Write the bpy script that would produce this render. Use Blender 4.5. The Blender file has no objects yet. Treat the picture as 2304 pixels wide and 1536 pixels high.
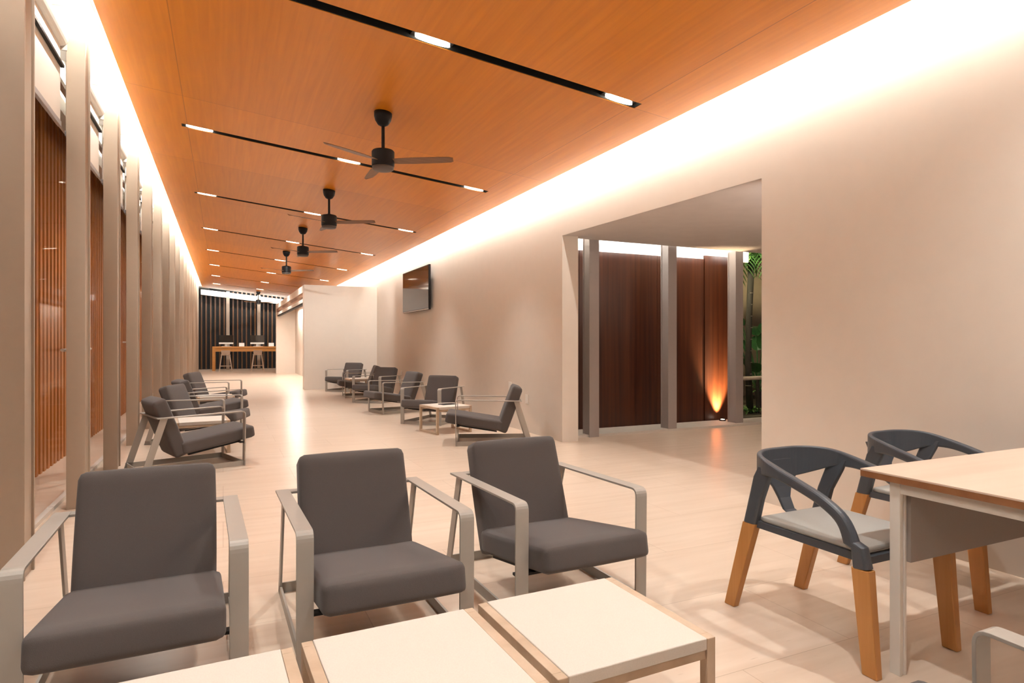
import bpy, bmesh, math, random
from mathutils import Vector, Matrix
random.seed(7)
R = math.radians
scene = bpy.context.scene
col = scene.collection

# ------------------------------------------------------------------ camera
F_PX = 1408.0
YAW = math.atan2(650.0, F_PX)
cam_d = bpy.data.cameras.new('camera')
cam_d.sensor_width = 36.0
cam_d.lens = 36.0 * F_PX / 2304.0
cam_d.shift_y = 1.6 / 2304.0
cam_d.clip_start = 0.02
cam_d.clip_end = 200
cam = bpy.data.objects.new('camera', cam_d)
cam.location = (0, 0, 1.25)
cam.rotation_euler = (R(90), 0, -YAW)
col.objects.link(cam)
scene.camera = cam

# ------------------------------------------------------------------ world, exposure
w = bpy.data.worlds.new('night_sky')
scene.world = w
w.use_nodes = True
w.node_tree.nodes['Background'].inputs[0].default_value = (0.02, 0.016, 0.014, 1)
w.node_tree.nodes['Background'].inputs[1].default_value = 0.6
vs = scene.view_settings
vs.view_transform = 'Standard'
vs.look = 'None'
vs.gamma = 1.0
vs.use_curve_mapping = False
vs.exposure = 1.0

WARM = (0.97, 1.0, 0.98)
WARM2 = (1.0, 0.985, 0.93)
DOWN_W = 84.0
COVE_R_W = 13.5
COVE_L_W = 15.0


def ceil_z(x):
    return 3.245 + 0.1025 * (3.65 - x)


SLOT_Y = [1.05, 4.45, 7.85, 11.30, 14.72, 18.12, 21.55, 25.0, 28.4]
LAMP_X = [-0.24, 1.41, 3.06]


def add_light(name, kind, loc, energy, color, rot=(0, 0, 0), **kw):
    d = bpy.data.lights.new(name, kind)
    d.energy = energy
    d.color = color
    for k, v in kw.items():
        setattr(d, k, v)
    o = bpy.data.objects.new(name, d)
    o.location = loc
    o.rotation_euler = rot
    col.objects.link(o)
    return o


def aim(o, target):
    v = Vector(target) - o.location
    o.rotation_euler = v.to_track_quat('-Z', 'Y').to_euler()


# ceiling downlights (one spot in each lamp of each slot)
for yy in SLOT_Y:
    for xx in LAMP_X:
        o = add_light('downlight_beam', 'SPOT', (xx, yy, ceil_z(xx) - 0.012), DOWN_W, WARM,
                      spot_size=R(122 if yy == 1.05 else 90 if xx > 3 else 114), spot_blend=1.0, shadow_soft_size=0.025)
        if xx > 3 and yy > 2:               # tilted a little away from the wall
            aim(o, (xx - 0.62, yy, 0))
        if yy == 14.72 and xx > 1:          # tilted toward the plastered block
            aim(o, (xx, 17.2, 0.9))
        if yy == 28.4:                      # tilted toward the end wall
            aim(o, (xx, 31.6, 1.2))
# cove strips over the right wall and over the glazing, in 2 m lengths
yy = -6.0
while yy < 31.5:
    o = add_light('cove_glow_right', 'AREA', (3.675, yy, 3.32), COVE_R_W, WARM2, shape='RECTANGLE', size=0.03, size_y=1.98)
    o.rotation_euler = (0, R(-62), 0)
    o = add_light('cove_glow_left', 'AREA', (-0.875, yy, 3.722), COVE_L_W, WARM2, shape='RECTANGLE', size=0.02, size_y=1.98)
    o.rotation_euler = (0, R(62), 0)
    yy += 2.0
o = add_light('cove_glow_end', 'AREA', (1.4, 31.30, ceil_z(1.4) + 0.07), 42, WARM2, shape='RECTANGLE', size=4.4, size_y=0.03)
o.rotation_euler = (Matrix.Rotation(math.atan(0.1025), 3, 'Y') @ Matrix.Rotation(R(75), 3, 'X')).to_euler()
# corridor cove, uplight and added, unseen fill lights beyond the opening
o = add_light('corridor_cove_glow', 'AREA', (6.2, 7.22, 2.66), 30, WARM, shape='RECTANGLE', size=4.2, size_y=0.04)
o.rotation_euler = (R(150), 0, 0)
o = add_light('wall_uplight_beam', 'SPOT', (7.05, 7.50, 0.07), 520, (1.0, 0.72, 0.42), spot_size=R(62), spot_blend=0.9, shadow_soft_size=0.03)
aim(o, (7.05, 7.60, 0.9))
o = add_light('corridor_fill_spot', 'SPOT', (5.4, 4.6, 2.54), 40, (1.0, 0.93, 0.88), spot_size=R(140), spot_blend=0.9, shadow_soft_size=0.05)  # unseen spot, added to brighten the corridor
o = add_light('corridor_fill_area', 'AREA', (6.0, 3.12, 2.05), 26, (1.0, 0.92, 0.86), shape='RECTANGLE', size=3.6, size_y=0.05)  # unseen fill light, added to lift the corridor ceiling
o.rotation_euler = (R(168), 0, 0)
# garden floodlights
o = add_light('garden_flood', 'SPOT', (7.7, 8.0, 2.9), 380, (1.0, 0.86, 0.55), spot_size=R(120), spot_blend=0.8, shadow_soft_size=0.08)
aim(o, (9.3, 10.0, 0.6))
# niche in the plastered block and the far reception
o = add_light('niche_lamp_glow', 'AREA', (2.35, 22.0, 2.5), 90, (1.0, 0.90, 0.80), shape='RECTANGLE', size=0.1, size_y=7.0)

# ------------------------------------------------------------------ materials
def nodes_of(name):
    m = bpy.data.materials.new(name)
    m.use_nodes = True
    nt = m.node_tree
    return m, nt, nt.nodes['Principled BSDF']


def lin(c):
    return tuple((v / 12.92 if v <= 0.04045 else ((v + 0.055) / 1.055) ** 2.4) for v in c)


def srgb(r, g, b):
    return lin((r / 255.0, g / 255.0, b / 255.0)) + (1.0,)


def plain(name, rgba, rough=0.5, metal=0.0, bump=0.0, bscale=60.0, vary=0.06, spec=0.5, sheen=0.0):
    m, nt, b = nodes_of(name)
    tc = nt.nodes.new('ShaderNodeTexCoord')
    n = nt.nodes.new('ShaderNodeTexNoise')
    n.inputs['Scale'].default_value = bscale
    n.inputs['Detail'].default_value = 4
    nt.links.new(tc.outputs['Object'], n.inputs['Vector'])
    mx = nt.nodes.new('ShaderNodeMix')
    mx.data_type = 'RGBA'
    mx.inputs[6].default_value = tuple(min(1, v * (1 - vary)) for v in rgba[:3]) + (1,)
    mx.inputs[7].default_value = tuple(min(1, v * (1 + vary)) for v in rgba[:3]) + (1,)
    nt.links.new(n.outputs['Fac'], mx.inputs[0])
    nt.links.new(mx.outputs[2], b.inputs['Base Color'])
    b.inputs['Roughness'].default_value = rough
    b.inputs['Metallic'].default_value = metal
    b.inputs['Specular IOR Level'].default_value = spec
    if sheen:
        b.inputs['Sheen Weight'].default_value = sheen
    if bump:
        bp = nt.nodes.new('ShaderNodeBump')
        bp.inputs['Strength'].default_value = bump
        bp.inputs['Distance'].default_value = 0.004
        nt.links.new(n.outputs['Fac'], bp.inputs['Height'])
        nt.links.new(bp.outputs['Normal'], b.inputs['Normal'])
    return m


def wood(name, dark, light, stretch=(30, 1.2, 30), rough=0.4, joints=None, spec=0.5, contrast=0.25, bump=0.05):
    m, nt, b = nodes_of(name)
    tc = nt.nodes.new('ShaderNodeTexCoord')
    mp = nt.nodes.new('ShaderNodeMapping')
    mp.inputs['Scale'].default_value = stretch
    nt.links.new(tc.outputs['Object'], mp.inputs['Vector'])
    n = nt.nodes.new('ShaderNodeTexNoise')
    n.inputs['Scale'].default_value = 1.0
    n.inputs['Detail'].default_value = 6
    n.inputs['Distortion'].default_value = 0.4
    nt.links.new(mp.outputs[0], n.inputs['Vector'])
    rp = nt.nodes.new('ShaderNodeValToRGB')
    rp.color_ramp.elements[0].position = 0.5 - contrast
    rp.color_ramp.elements[0].color = dark
    rp.color_ramp.elements[1].position = 0.5 + contrast
    rp.color_ramp.elements[1].color = light
    nt.links.new(n.outputs['Fac'], rp.inputs[0])
    out = rp.outputs[0]
    if joints:
        sep = nt.nodes.new('ShaderNodeSeparateXYZ')
        nt.links.new(tc.outputs['Object'], sep.inputs[0])
        br = nt.nodes.new('ShaderNodeTexBrick')
        br.offset = 0.0
        br.inputs['Color1'].default_value = (1, 1, 1, 1)
        br.inputs['Color2'].default_value = (0.88, 0.86, 0.84, 1)
        br.inputs['Mortar'].default_value = (0.5, 0.42, 0.36, 1)
        br.inputs['Scale'].default_value = 1.0
        br.inputs['Mortar Size'].default_value = joints[2]
        br.inputs['Brick Width'].default_value = joints[0]
        br.inputs['Row Height'].default_value = joints[1]
        mp2 = nt.nodes.new('ShaderNodeMapping')
        mp2.inputs['Location'].default_value = (joints[3], joints[4], 0)
        nt.links.new(tc.outputs['Object'], mp2.inputs['Vector'])
        nt.links.new(mp2.outputs[0], br.inputs['Vector'])
        mu = nt.nodes.new('ShaderNodeMix')
        mu.data_type = 'RGBA'
        mu.blend_type = 'MULTIPLY'
        mu.inputs[0].default_value = 0.8
        nt.links.new(out, mu.inputs[6])
        nt.links.new(br.outputs['Color'], mu.inputs[7])
        out = mu.outputs[2]
    nt.links.new(out, b.inputs['Base Color'])
    b.inputs['Roughness'].default_value = rough
    b.inputs['Specular IOR Level'].default_value = spec
    if bump:
        bp = nt.nodes.new('ShaderNodeBump')
        bp.inputs['Strength'].default_value = bump
        bp.inputs['Distance'].default_value = 0.002
        nt.links.new(n.outputs['Fac'], bp.inputs['Height'])
        nt.links.new(bp.outputs['Normal'], b.inputs['Normal'])
    return m


def emit(name, rgb, strength):
    m, nt, b = nodes_of(name)
    b.inputs['Base Color'].default_value = rgb + (1,)
    b.inputs['Emission Color'].default_value = rgb + (1,)
    b.inputs['Emission Strength'].default_value = strength
    return m


def floor_mat():
    m, nt, b = nodes_of('travertine_floor')
    tc = nt.nodes.new('ShaderNodeTexCoord')
    br = nt.nodes.new('ShaderNodeTexBrick')
    br.offset = 0.5
    br.inputs['Scale'].default_value = 1.0
    br.inputs['Brick Width'].default_value = 1.2
    br.inputs['Row Height'].default_value = 0.6
    br.inputs['Mortar Size'].default_value = 0.0022
    br.inputs['Mortar Smooth'].default_value = 0.3
    br.inputs['Color1'].default_value = (1, 1, 1, 1)
    br.inputs['Color2'].default_value = (0.93, 0.92, 0.90, 1)
    br.inputs['Mortar'].default_value = (0.66, 0.60, 0.54, 1)
    nt.links.new(tc.outputs['Object'], br.inputs['Vector'])
    # streaks across the hall
    mp = nt.nodes.new('ShaderNodeMapping')
    mp.inputs['Scale'].default_value = (0.9, 11.0, 1.0)
    nt.links.new(tc.outputs['Object'], mp.inputs['Vector'])
    n = nt.nodes.new('ShaderNodeTexNoise')
    n.inputs['Scale'].default_value = 1.3
    n.inputs['Detail'].default_value = 8
    n.inputs['Distortion'].default_value = 0.5
    nt.links.new(mp.outputs[0], n.inputs['Vector'])
    rp = nt.nodes.new('ShaderNodeValToRGB')
    rp.color_ramp.elements[0].position = 0.3
    rp.color_ramp.elements[0].color = (0.62, 0.485, 0.375, 1)
    rp.color_ramp.elements[1].position = 0.68
    rp.color_ramp.elements[1].color = (0.69, 0.56, 0.45, 1)
    nt.links.new(n.outputs['Fac'], rp.inputs[0])
    # small pits
    pt = nt.nodes.new('ShaderNodeTexNoise')
    pt.inputs['Scale'].default_value = 9.0
    pt.inputs['Detail'].default_value = 5
    nt.links.new(mp.outputs[0], pt.inputs['Vector'])
    pr = nt.nodes.new('ShaderNodeValToRGB')
    pr.color_ramp.elements[0].position = 0.24
    pr.color_ramp.elements[0].color = (0.6, 0.52, 0.45, 1)
    pr.color_ramp.elements[1].position = 0.31
    pr.color_ramp.elements[1].color = (1, 1, 1, 1)
    nt.links.new(pt.outputs['Fac'], pr.inputs[0])
    mu = nt.nodes.new('ShaderNodeMix')
    mu.data_type = 'RGBA'
    mu.blend_type = 'MULTIPLY'
    mu.inputs[0].default_value = 0.8
    nt.links.new(rp.outputs[0], mu.inputs[6])
    nt.links.new(br.outputs['Color'], mu.inputs[7])
    mu2 = nt.nodes.new('ShaderNodeMix')
    mu2.data_type = 'RGBA'
    mu2.blend_type = 'MULTIPLY'
    mu2.inputs[0].default_value = 0.7
    nt.links.new(mu.outputs[2], mu2.inputs[6])
    nt.links.new(pr.outputs[0], mu2.inputs[7])
    nt.links.new(mu2.outputs[2], b.inputs['Base Color'])
    b.inputs['Roughness'].default_value = 0.28
    b.inputs['Specular IOR Level'].default_value = 0.45
    return m


def glass_mat(name, tint=(1, 1, 1), refl=1.0):
    m = bpy.data.materials.new(name)
    m.use_nodes = True
    nt = m.node_tree
    nt.nodes.clear()
    out = nt.nodes.new('ShaderNodeOutputMaterial')
    tr = nt.nodes.new('ShaderNodeBsdfTransparent')
    tr.inputs[0].default_value = tint + (1,)
    gl = nt.nodes.new('ShaderNodeBsdfGlossy')
    gl.inputs['Roughness'].default_value = 0.02
    fr = nt.nodes.new('ShaderNodeFresnel')
    fr.inputs[0].default_value = 1.25
    ml = nt.nodes.new('ShaderNodeMath')
    ml.operation = 'MULTIPLY'
    ml.inputs[1].default_value = refl
    nt.links.new(fr.outputs[0], ml.inputs[0])
    mx = nt.nodes.new('ShaderNodeMixShader')
    nt.links.new(ml.outputs[0], mx.inputs[0])
    nt.links.new(tr.outputs[0], mx.inputs[1])
    nt.links.new(gl.outputs[0], mx.inputs[2])
    nt.links.new(mx.outputs[0], out.inputs[0])
    return m


M = {
    'floor': floor_mat(),
    'plaster': plain('cream_plaster_wall', (0.72, 0.64, 0.56, 1), 0.62, bump=0.08, bscale=7, vary=0.03, spec=0.3),
    'white': plain('white_paint', (0.80, 0.77, 0.72, 1), 0.6, vary=0.02),
    'grey_ceiling': plain('grey_brushed_ceiling', (0.62, 0.56, 0.53, 1), 0.55, bump=0.15, bscale=5, vary=0.08),
    'ceiling_wood': wood('orange_veneer_ceiling', (0.62, 0.200, 0.006, 1), (0.76, 0.27, 0.012, 1), (26, 0.9, 26), 0.36,
                         joints=(3.57, 2.4, 0.004, 0.36, 0.3), contrast=0.3, spec=0.5),
    'dark': plain('matt_black_channel', (0.006, 0.006, 0.006, 1), 0.7),
    'black_metal': plain('black_metal', (0.010, 0.008, 0.008, 1), 0.5, bscale=30, spec=0.2),
    'fan_blade': wood('brown_fan_blade', (0.16, 0.07, 0.025, 1), (0.22, 0.10, 0.04, 1), (3, 40, 40), 0.4),
    'lens': emit('lamp_lens', (1.0, 0.88, 0.72), 9.0),
    'led': emit('led_strip_glow', (1.0, 0.82, 0.62), 3.0),
    'fan_lens': plain('frosted_fan_cap', (0.10, 0.075, 0.065, 1), 0.5),
    'post': plain('warm_grey_painted_steel', (0.37, 0.29, 0.22, 1), 0.4, bscale=20, vary=0.03),
    'corridor_post': plain('grey_painted_steel', (0.36, 0.31, 0.29, 1), 0.42, bscale=20, vary=0.03),
    'fin': wood('red_brown_timber_fin', (0.40, 0.130, 0.020, 1), (0.56, 0.200, 0.036, 1), (30, 30, 1.0), 0.45),
    'dark_fin': wood('dark_brown_timber_fin', (0.085, 0.034, 0.011, 1), (0.17, 0.075, 0.025, 1), (30, 30, 1.0), 0.4),
    'panel_wood': wood('dark_red_timber_panel', (0.030, 0.007, 0.003, 1), (0.095, 0.026, 0.008, 1), (22, 22, 0.5), 0.34, contrast=0.28),
    'desk_wood': wood('orange_desk_timber', (0.42, 0.17, 0.035, 1), (0.55, 0.25, 0.06, 1), (1.5, 20, 20), 0.4),
    'oak': wood('pale_ash_timber', (0.43, 0.305, 0.205, 1), (0.60, 0.46, 0.335, 1), (14, 14, 14), 0.45, contrast=0.3),
    'leg_wood': wood('golden_beech_leg', (0.44, 0.185, 0.045, 1), (0.54, 0.25, 0.075, 1), (40, 40, 2.0), 0.4),
    'top_wood': wood('pale_beech_tabletop', (0.60, 0.45, 0.35, 1), (0.70, 0.55, 0.44, 1), (1.2, 14, 14), 0.33, contrast=0.3),
    'edge_wood': wood('brown_table_edge', (0.22, 0.085, 0.03, 1), (0.30, 0.13, 0.05, 1), (2, 20, 20), 0.45),
    'table_fabric': plain('cream_speckled_tabletop', (0.64, 0.575, 0.505, 1), 0.7, bump=0.12, bscale=260, vary=0.10),
    'fabric': plain('taupe_upholstery', (0.093, 0.078, 0.073, 1), 0.85, bump=0.25, bscale=420, vary=0.14, spec=0.25, sheen=0.12),
    'frame': plain('taupe_grey_metal', (0.35, 0.315, 0.275, 1), 0.38, bscale=25, vary=0.03),
    'shell': plain('slate_blue_plastic', (0.062, 0.068, 0.080, 1), 0.42, bscale=120, vary=0.05),
    'lit_seat': plain('lit_grey_seat', (0.36, 0.35, 0.325, 1), 0.5, bscale=200, vary=0.06),  # pale tone puts lamplight on the dark plastic seat into colour
    'white_metal': plain('white_powder_coated_steel', (0.68, 0.63, 0.57, 1), 0.4, vary=0.02),
    'grey_panel': plain('taupe_modesty_panel', (0.27, 0.225, 0.20, 1), 0.55, bscale=180, vary=0.05),
    'screen': plain('glossy_dark_screen', (0.012, 0.009, 0.008, 1), 0.06, vary=0.0, spec=0.9),
    'silver': plain('satin_silver', (0.55, 0.52, 0.49, 1), 0.35, metal=0.4),
    'outlet': plain('white_plastic', (0.80, 0.76, 0.70, 1), 0.4, vary=0.01),
    'blind': plain('white_blind_fabric', (0.80, 0.75, 0.68, 1), 0.8, bscale=200, vary=0.03),
    'hem': plain('grey_hem_bar', (0.42, 0.41, 0.42, 1), 0.4),
    'glass': glass_mat('clear_glass', refl=0.06),
    'kerb': plain('white_stone_kerb', (0.62, 0.56, 0.50, 1), 0.5, vary=0.05, bscale=12),
    'soil': plain('garden_soil', (0.10, 0.085, 0.055, 1), 0.9, bump=0.6, bscale=14, vary=0.4),
    'garden_wall': plain('ochre_garden_wall', (0.42, 0.33, 0.22, 1), 0.8, bump=0.3, bscale=5, vary=0.15),
    'trunk': plain('dark_palm_trunk', (0.035, 0.030, 0.022, 1), 0.8, bump=0.3, bscale=30, vary=0.3),
    'trunk_ring': plain('pale_trunk_ring', (0.30, 0.26, 0.20, 1), 0.8),
    'leaf': plain('green_leaf', (0.10, 0.22, 0.045, 1), 0.45, bscale=14, vary=0.45),
    'leaf_dark': plain('deep_green_leaf', (0.035, 0.12, 0.035, 1), 0.4, bscale=9, vary=0.4),
    'bamboo': plain('weathered_timber_rail', (0.40, 0.33, 0.26, 1), 0.7, bscale=20, vary=0.2),
    'pot': plain('dark_clay_pot', (0.035, 0.03, 0.03, 1), 0.6),
    'stone': plain('pale_pebble', (0.45, 0.40, 0.30, 1), 0.8, bscale=20, vary=0.2),
    'wood_soffit': wood('brown_niche_soffit', (0.20, 0.08, 0.03, 1), (0.28, 0.12, 0.05, 1), (20, 1, 20), 0.5),
    'stool': plain('pale_taupe_stool', (0.42, 0.31, 0.23, 1), 0.5),
    'paper': plain('white_card', (0.80, 0.77, 0.72, 1), 0.7, vary=0.02),
}


# ------------------------------------------------------------------ mesh builder
class MB:
    def __init__(self):
        self.v = []
        self.f = []

    def add(self, vs, fs):
        k = len(self.v)
        self.v += [tuple(p) for p in vs]
        self.f += [tuple(i + k for i in q) for q in fs]
        return self

    def box(self, x0, x1, y0, y1, z0, z1):
        vs = [(x0, y0, z0), (x1, y0, z0), (x1, y1, z0), (x0, y1, z0), (x0, y0, z1), (x1, y0, z1), (x1, y1, z1), (x0, y1, z1)]
        return self.add(vs, [(3, 2, 1, 0), (4, 5, 6, 7), (0, 1, 5, 4), (1, 2, 6, 5), (2, 3, 7, 6), (3, 0, 4, 7)])

    def hexa(self, a, b):
        """a, b: two quads (4 points each) joined to a closed block"""
        return self.add(list(a) + list(b), [(3, 2, 1, 0), (4, 5, 6, 7), (0, 1, 5, 4), (1, 2, 6, 5), (2, 3, 7, 6), (3, 0, 4, 7)])

    def bar(self, p, q, hx, hy, hx2=None, hy2=None):
        """block from p to q with horizontal half sizes (legs)"""
        hx2 = hx if hx2 is None else hx2
        hy2 = hy if hy2 is None else hy2
        A = [(p[0] + s * hx, p[1] + t * hy, p[2]) for s, t in ((-1, -1), (1, -1), (1, 1), (-1, 1))]
        B = [(q[0] + s * hx2, q[1] + t * hy2, q[2]) for s, t in ((-1, -1), (1, -1), (1, 1), (-1, 1))]
        if p[2] > q[2]:
            A, B = B, A
        return self.hexa(A, B)

    def tube(self, pts, r, n=10, cap=True):
        pts = [Vector(p) for p in pts]
        rs = r if isinstance(r, (list, tuple)) else [r] * len(pts)
        base = len(self.v)
        rings = []
        ref = None
        for i, p in enumerate(pts):
            t = (pts[min(i + 1, len(pts) - 1)] - pts[max(i - 1, 0)]).normalized()
            if ref is None:
                ref = Vector((0, 0, 1)) if abs(t.z) < 0.9 else Vector((1, 0, 0))
            u = t.cross(ref).normalized()
            v = t.cross(u).normalized()
            ref = -v if v.dot(ref) < 0 else v
            ring = []
            for k in range(n):
                a = 2 * math.pi * k / n
                ring.append(p + (u * math.cos(a) + v * math.sin(a)) * rs[i])
            rings.append(ring)
        vs = [q for ring in rings for q in ring]
        fs = []
        for i in range(len(pts) - 1):
            for k in range(n):
                fs.append((i * n + k, i * n + (k + 1) % n, (i + 1) * n + (k + 1) % n, (i + 1) * n + k))
        if cap:
            fs.append(tuple(range(n))[::-1])
            fs.append(tuple((len(pts) - 1) * n + k for k in range(n)))
        return self.add(vs, fs)

    def lathe(self, prof, c=(0, 0), n=28):
        vs, fs = [], []
        for r, z in prof:
            for k in range(n):
                a = 2 * math.pi * k / n
                vs.append((c[0] + r * math.cos(a), c[1] + r * math.sin(a), z))
        m = len(prof)
        for i in range(m - 1):
            for k in range(n):
                fs.append((i * n + k, i * n + (k + 1) % n, (i + 1) * n + (k + 1) % n, (i + 1) * n + k))
        fs.append(tuple(range(n))[::-1])
        fs.append(tuple((m - 1) * n + k for k in range(n)))
        return self.add(vs, fs)

    def ribbon(self, pts, x0, x1, t):
        """flat bar: polyline in (y, z) given thickness t and swept from x0 to x1"""
        n = len(pts)
        L, Rr = [], []
        for i in range(n):
            p = Vector(pts[i])
            d1 = (Vector(pts[i]) - Vector(pts[i - 1])).normalized() if i else None
            d2 = (Vector(pts[i + 1]) - Vector(pts[i])).normalized() if i < n - 1 else None
            d1 = d1 or d2
            d2 = d2 or d1
            n1 = Vector((-d1.y, d1.x))
            n2 = Vector((-d2.y, d2.x))
            b = (n1 + n2).normalized()
            k = t / 2 / max(0.3, b.dot(n1))
            L.append(p + b * k)
            Rr.append(p - b * k)
        vs = []
        for a, b in zip(L, Rr):
            vs += [(x0, a.x, a.y), (x1, a.x, a.y), (x1, b.x, b.y), (x0, b.x, b.y)]
        fs = [(0, 1, 2, 3)]
        for i in range(n - 1):
            k = 4 * i
            for e in range(4):
                fs.append((k + e, k + 4 + e, k + 4 + (e + 1) % 4, k + (e + 1) % 4))
        k = 4 * (n - 1)
        fs.append((k + 3, k + 2, k + 1, k))
        return self.add(vs, fs)

    def loft(self, rings, closed_caps=True):
        n = len(rings[0])
        vs = [p for r in rings for p in r]
        fs = []
        for i in range(len(rings) - 1):
            for k in range(n):
                fs.append((i * n + k, i * n + (k + 1) % n, (i + 1) * n + (k + 1) % n, (i + 1) * n + k))
        if closed_caps:
            fs.append(tuple(range(n))[::-1])
            fs.append(tuple((len(rings) - 1) * n + k for k in range(n)))
        return self.add(vs, fs)

    def cushion(self, w, d, h, r, bulge=(0.0, 0.0, 0.0), mat=None, n=14):
        """soft block centred on the origin, then moved by mat"""
        mat = mat or Matrix.Identity(4)
        H = Vector((w / 2, d / 2, h / 2))
        idx = {}
        vs, fs = [], []

        def coord(i):
            t = -1 + 2 * i / n
            return math.copysign(abs(t) ** 0.75, t)

        def vert(i, j, k):
            key = (i, j, k)
            if key in idx:
                return idx[key]
            p = Vector((coord(i) * H.x, coord(j) * H.y, coord(k) * H.z))
            c = Vector([max(-H[a] + r, min(H[a] - r, p[a])) for a in range(3)])
            dlt = p - c
            if dlt.length > 1e-9:
                mx = max(abs(dlt.x), abs(dlt.y), abs(dlt.z))
                p = c + dlt.normalized() * r
            q = [p.x / H.x, p.y / H.y, p.z / H.z]
            s = [1 - min(1, abs(a)) ** 2 for a in q]
            p.x += q[0] * bulge[0] * s[1] * s[2]
            p.y += q[1] * bulge[1] * s[0] * s[2]
            p.z += q[2] * bulge[2] * s[0] * s[1]
            idx[key] = len(vs)
            vs.append(tuple(mat @ p))
            return idx[key]
        for a in range(n):
            for b in range(n):
                fs.append((vert(a, b, 0), vert(a, b + 1, 0), vert(a + 1, b + 1, 0), vert(a + 1, b, 0)))
                fs.append((vert(a, b, n), vert(a + 1, b, n), vert(a + 1, b + 1, n), vert(a, b + 1, n)))
                fs.append((vert(a, 0, b), vert(a + 1, 0, b), vert(a + 1, 0, b + 1), vert(a, 0, b + 1)))
                fs.append((vert(a, n, b), vert(a, n, b + 1), vert(a + 1, n, b + 1), vert(a + 1, n, b)))
                fs.append((vert(0, a, b), vert(0, a, b + 1), vert(0, a + 1, b + 1), vert(0, a + 1, b)))
                fs.append((vert(n, a, b), vert(n, a + 1, b), vert(n, a + 1, b + 1), vert(n, a, b + 1)))
        return self.add(vs, fs)

    def build(self, name, mat, parent=None, bevel=0.0, smooth=False, seg=2, fix=True):
        me = bpy.data.meshes.new(name)
        me.from_pydata(self.v, [], self.f)
        if fix:
            bm = bmesh.new()
            bm.from_mesh(me)
            bmesh.ops.recalc_face_normals(bm, faces=bm.faces)
            bm.to_mesh(me)
            bm.free()
        me.materials.append(mat)
        if smooth:
            me.polygons.foreach_set('use_smooth', [True] * len(me.polygons))
        o = bpy.data.objects.new(name, me)
        col.objects.link(o)
        if parent:
            o.parent = parent
        if bevel:
            b = o.modifiers.new('bevel', 'BEVEL')
            b.width = bevel
            b.segments = seg
            b.limit_method = 'ANGLE'
            b.angle_limit = R(40)
        return o


def tag(o, label, cat, group=None):
    o['label'] = label
    o['category'] = cat
    if group:
        o['group'] = group
    return o


def thing(name, label, cat, loc=(0, 0, 0), rz=0.0, group=None):
    o = bpy.data.objects.new(name, None)
    o.empty_display_size = 0.1
    o.location = loc
    o.rotation_euler = (0, 0, rz)
    col.objects.link(o)
    return tag(o, label, cat, group)


def struct(o):
    o['kind'] = 'structure'
    return o


def kids(o):
    return [c for c in bpy.data.objects if c.parent == o]


def dup(root, label, loc, rz=None, group=None):
    def cp(o, par):
        c = o.copy()
        col.objects.link(c)
        if par:
            c.parent = par
        for ch in kids(o):
            cp(ch, c)
        return c
    r = cp(root, None)
    r.location = loc
    if rz is not None:
        r.rotation_euler = (0, 0, rz)
    r['label'] = label
    if group:
        r['group'] = group
    return r


def fillet(pts, rad, n=5):
    out = [Vector(pts[0])]
    for i in range(1, len(pts) - 1):
        p = Vector(pts[i])
        a = (Vector(pts[i - 1]) - p)
        b = (Vector(pts[i + 1]) - p)
        k = min(rad, a.length * 0.45, b.length * 0.45)
        a = p + a.normalized() * k
        b = p + b.normalized() * k
        for j in range(n + 1):
            t = j / n
            out.append(a * (1 - t) ** 2 + p * 2 * t * (1 - t) + b * t * t)
    out.append(Vector(pts[-1]))
    return out


# ================================================================== SETTING
Y0, Y1 = -7.0, 32.0
XW = 3.85            # inner face of the right wall
XW2 = 4.08
OY0, OY1, OZ = 3.65, 6.84, 2.565
# floor: hall, corridor beyond the opening, strip outside the glazing
struct(MB().box(-2.6, 10.2, Y0 - 0.1, Y1 + 1.2, -0.12, 0.0).build('floor', M['floor']))
# right wall with the wide opening
b = MB()
b.box(XW, XW2, Y0, OY0, 0, 3.75)
b.box(XW, XW2, OY1, Y1, 0, 3.75)
b.hexa([(XW, OY0, 2.541), (XW2, OY0, 2.60), (XW2, OY1, 2.60), (XW, OY1, 2.584)], [(XW, OY0, 3.75), (XW2, OY0, 3.75), (XW2, OY1, 3.75), (XW, OY1, 3.75)])
struct(b.build('wall_right', M['plaster']))
struct(MB().box(-2.6, XW2, Y0 - 0.15, Y0, 0, 4.0).build('wall_back', M['plaster']))
struct(MB().box(-2.6, XW2, Y1 + 0.9, Y1 + 1.0, 0, 4.0).build('wall_end', M['dark']))

# veneer ceiling with the slots left open
CX0, CX1 = -0.85, 3.65
SX0, SX1, SH = -0.42, 3.255, 0.058
xs = [CX0, SX0, SX1, CX1]
ys = [Y0]
holes = []
for y in SLOT_Y:
    ys += [y - SH, y + SH]
    holes.append(len(ys) - 2)
ys.append(Y1 - 0.78)
TH = 0.035
b = MB()
nx, ny = len(xs), len(ys)
low = [(x, y, ceil_z(x)) for y in ys for x in xs]
up = [(x, y, ceil_z(x) + TH) for y in ys for x in xs]
fs = []
k0 = nx * ny
solid = lambda i, j: 0 <= i < nx - 1 and 0 <= j < ny - 1 and not (i == 1 and j in holes)
for j in range(ny - 1):
    for i in range(nx - 1):
        if not solid(i, j):
            continue
        a, b_, c_, d_ = j * nx + i, j * nx + i + 1, (j + 1) * nx + i + 1, (j + 1) * nx + i
        fs.append((d_, c_, b_, a))
        fs.append((k0 + a, k0 + b_, k0 + c_, k0 + d_))
        for (p, q, di, dj) in ((a, b_, 0, -1), (b_, c_, 1, 0), (c_, d_, 0, 1), (d_, a, -1, 0)):
            if not solid(i + di, j + dj):
                fs.append((p, q, k0 + q, k0 + p))
b.add(low + up, fs)
struct(b.build('ceiling', M['ceiling_wood'], fix=False))
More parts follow.
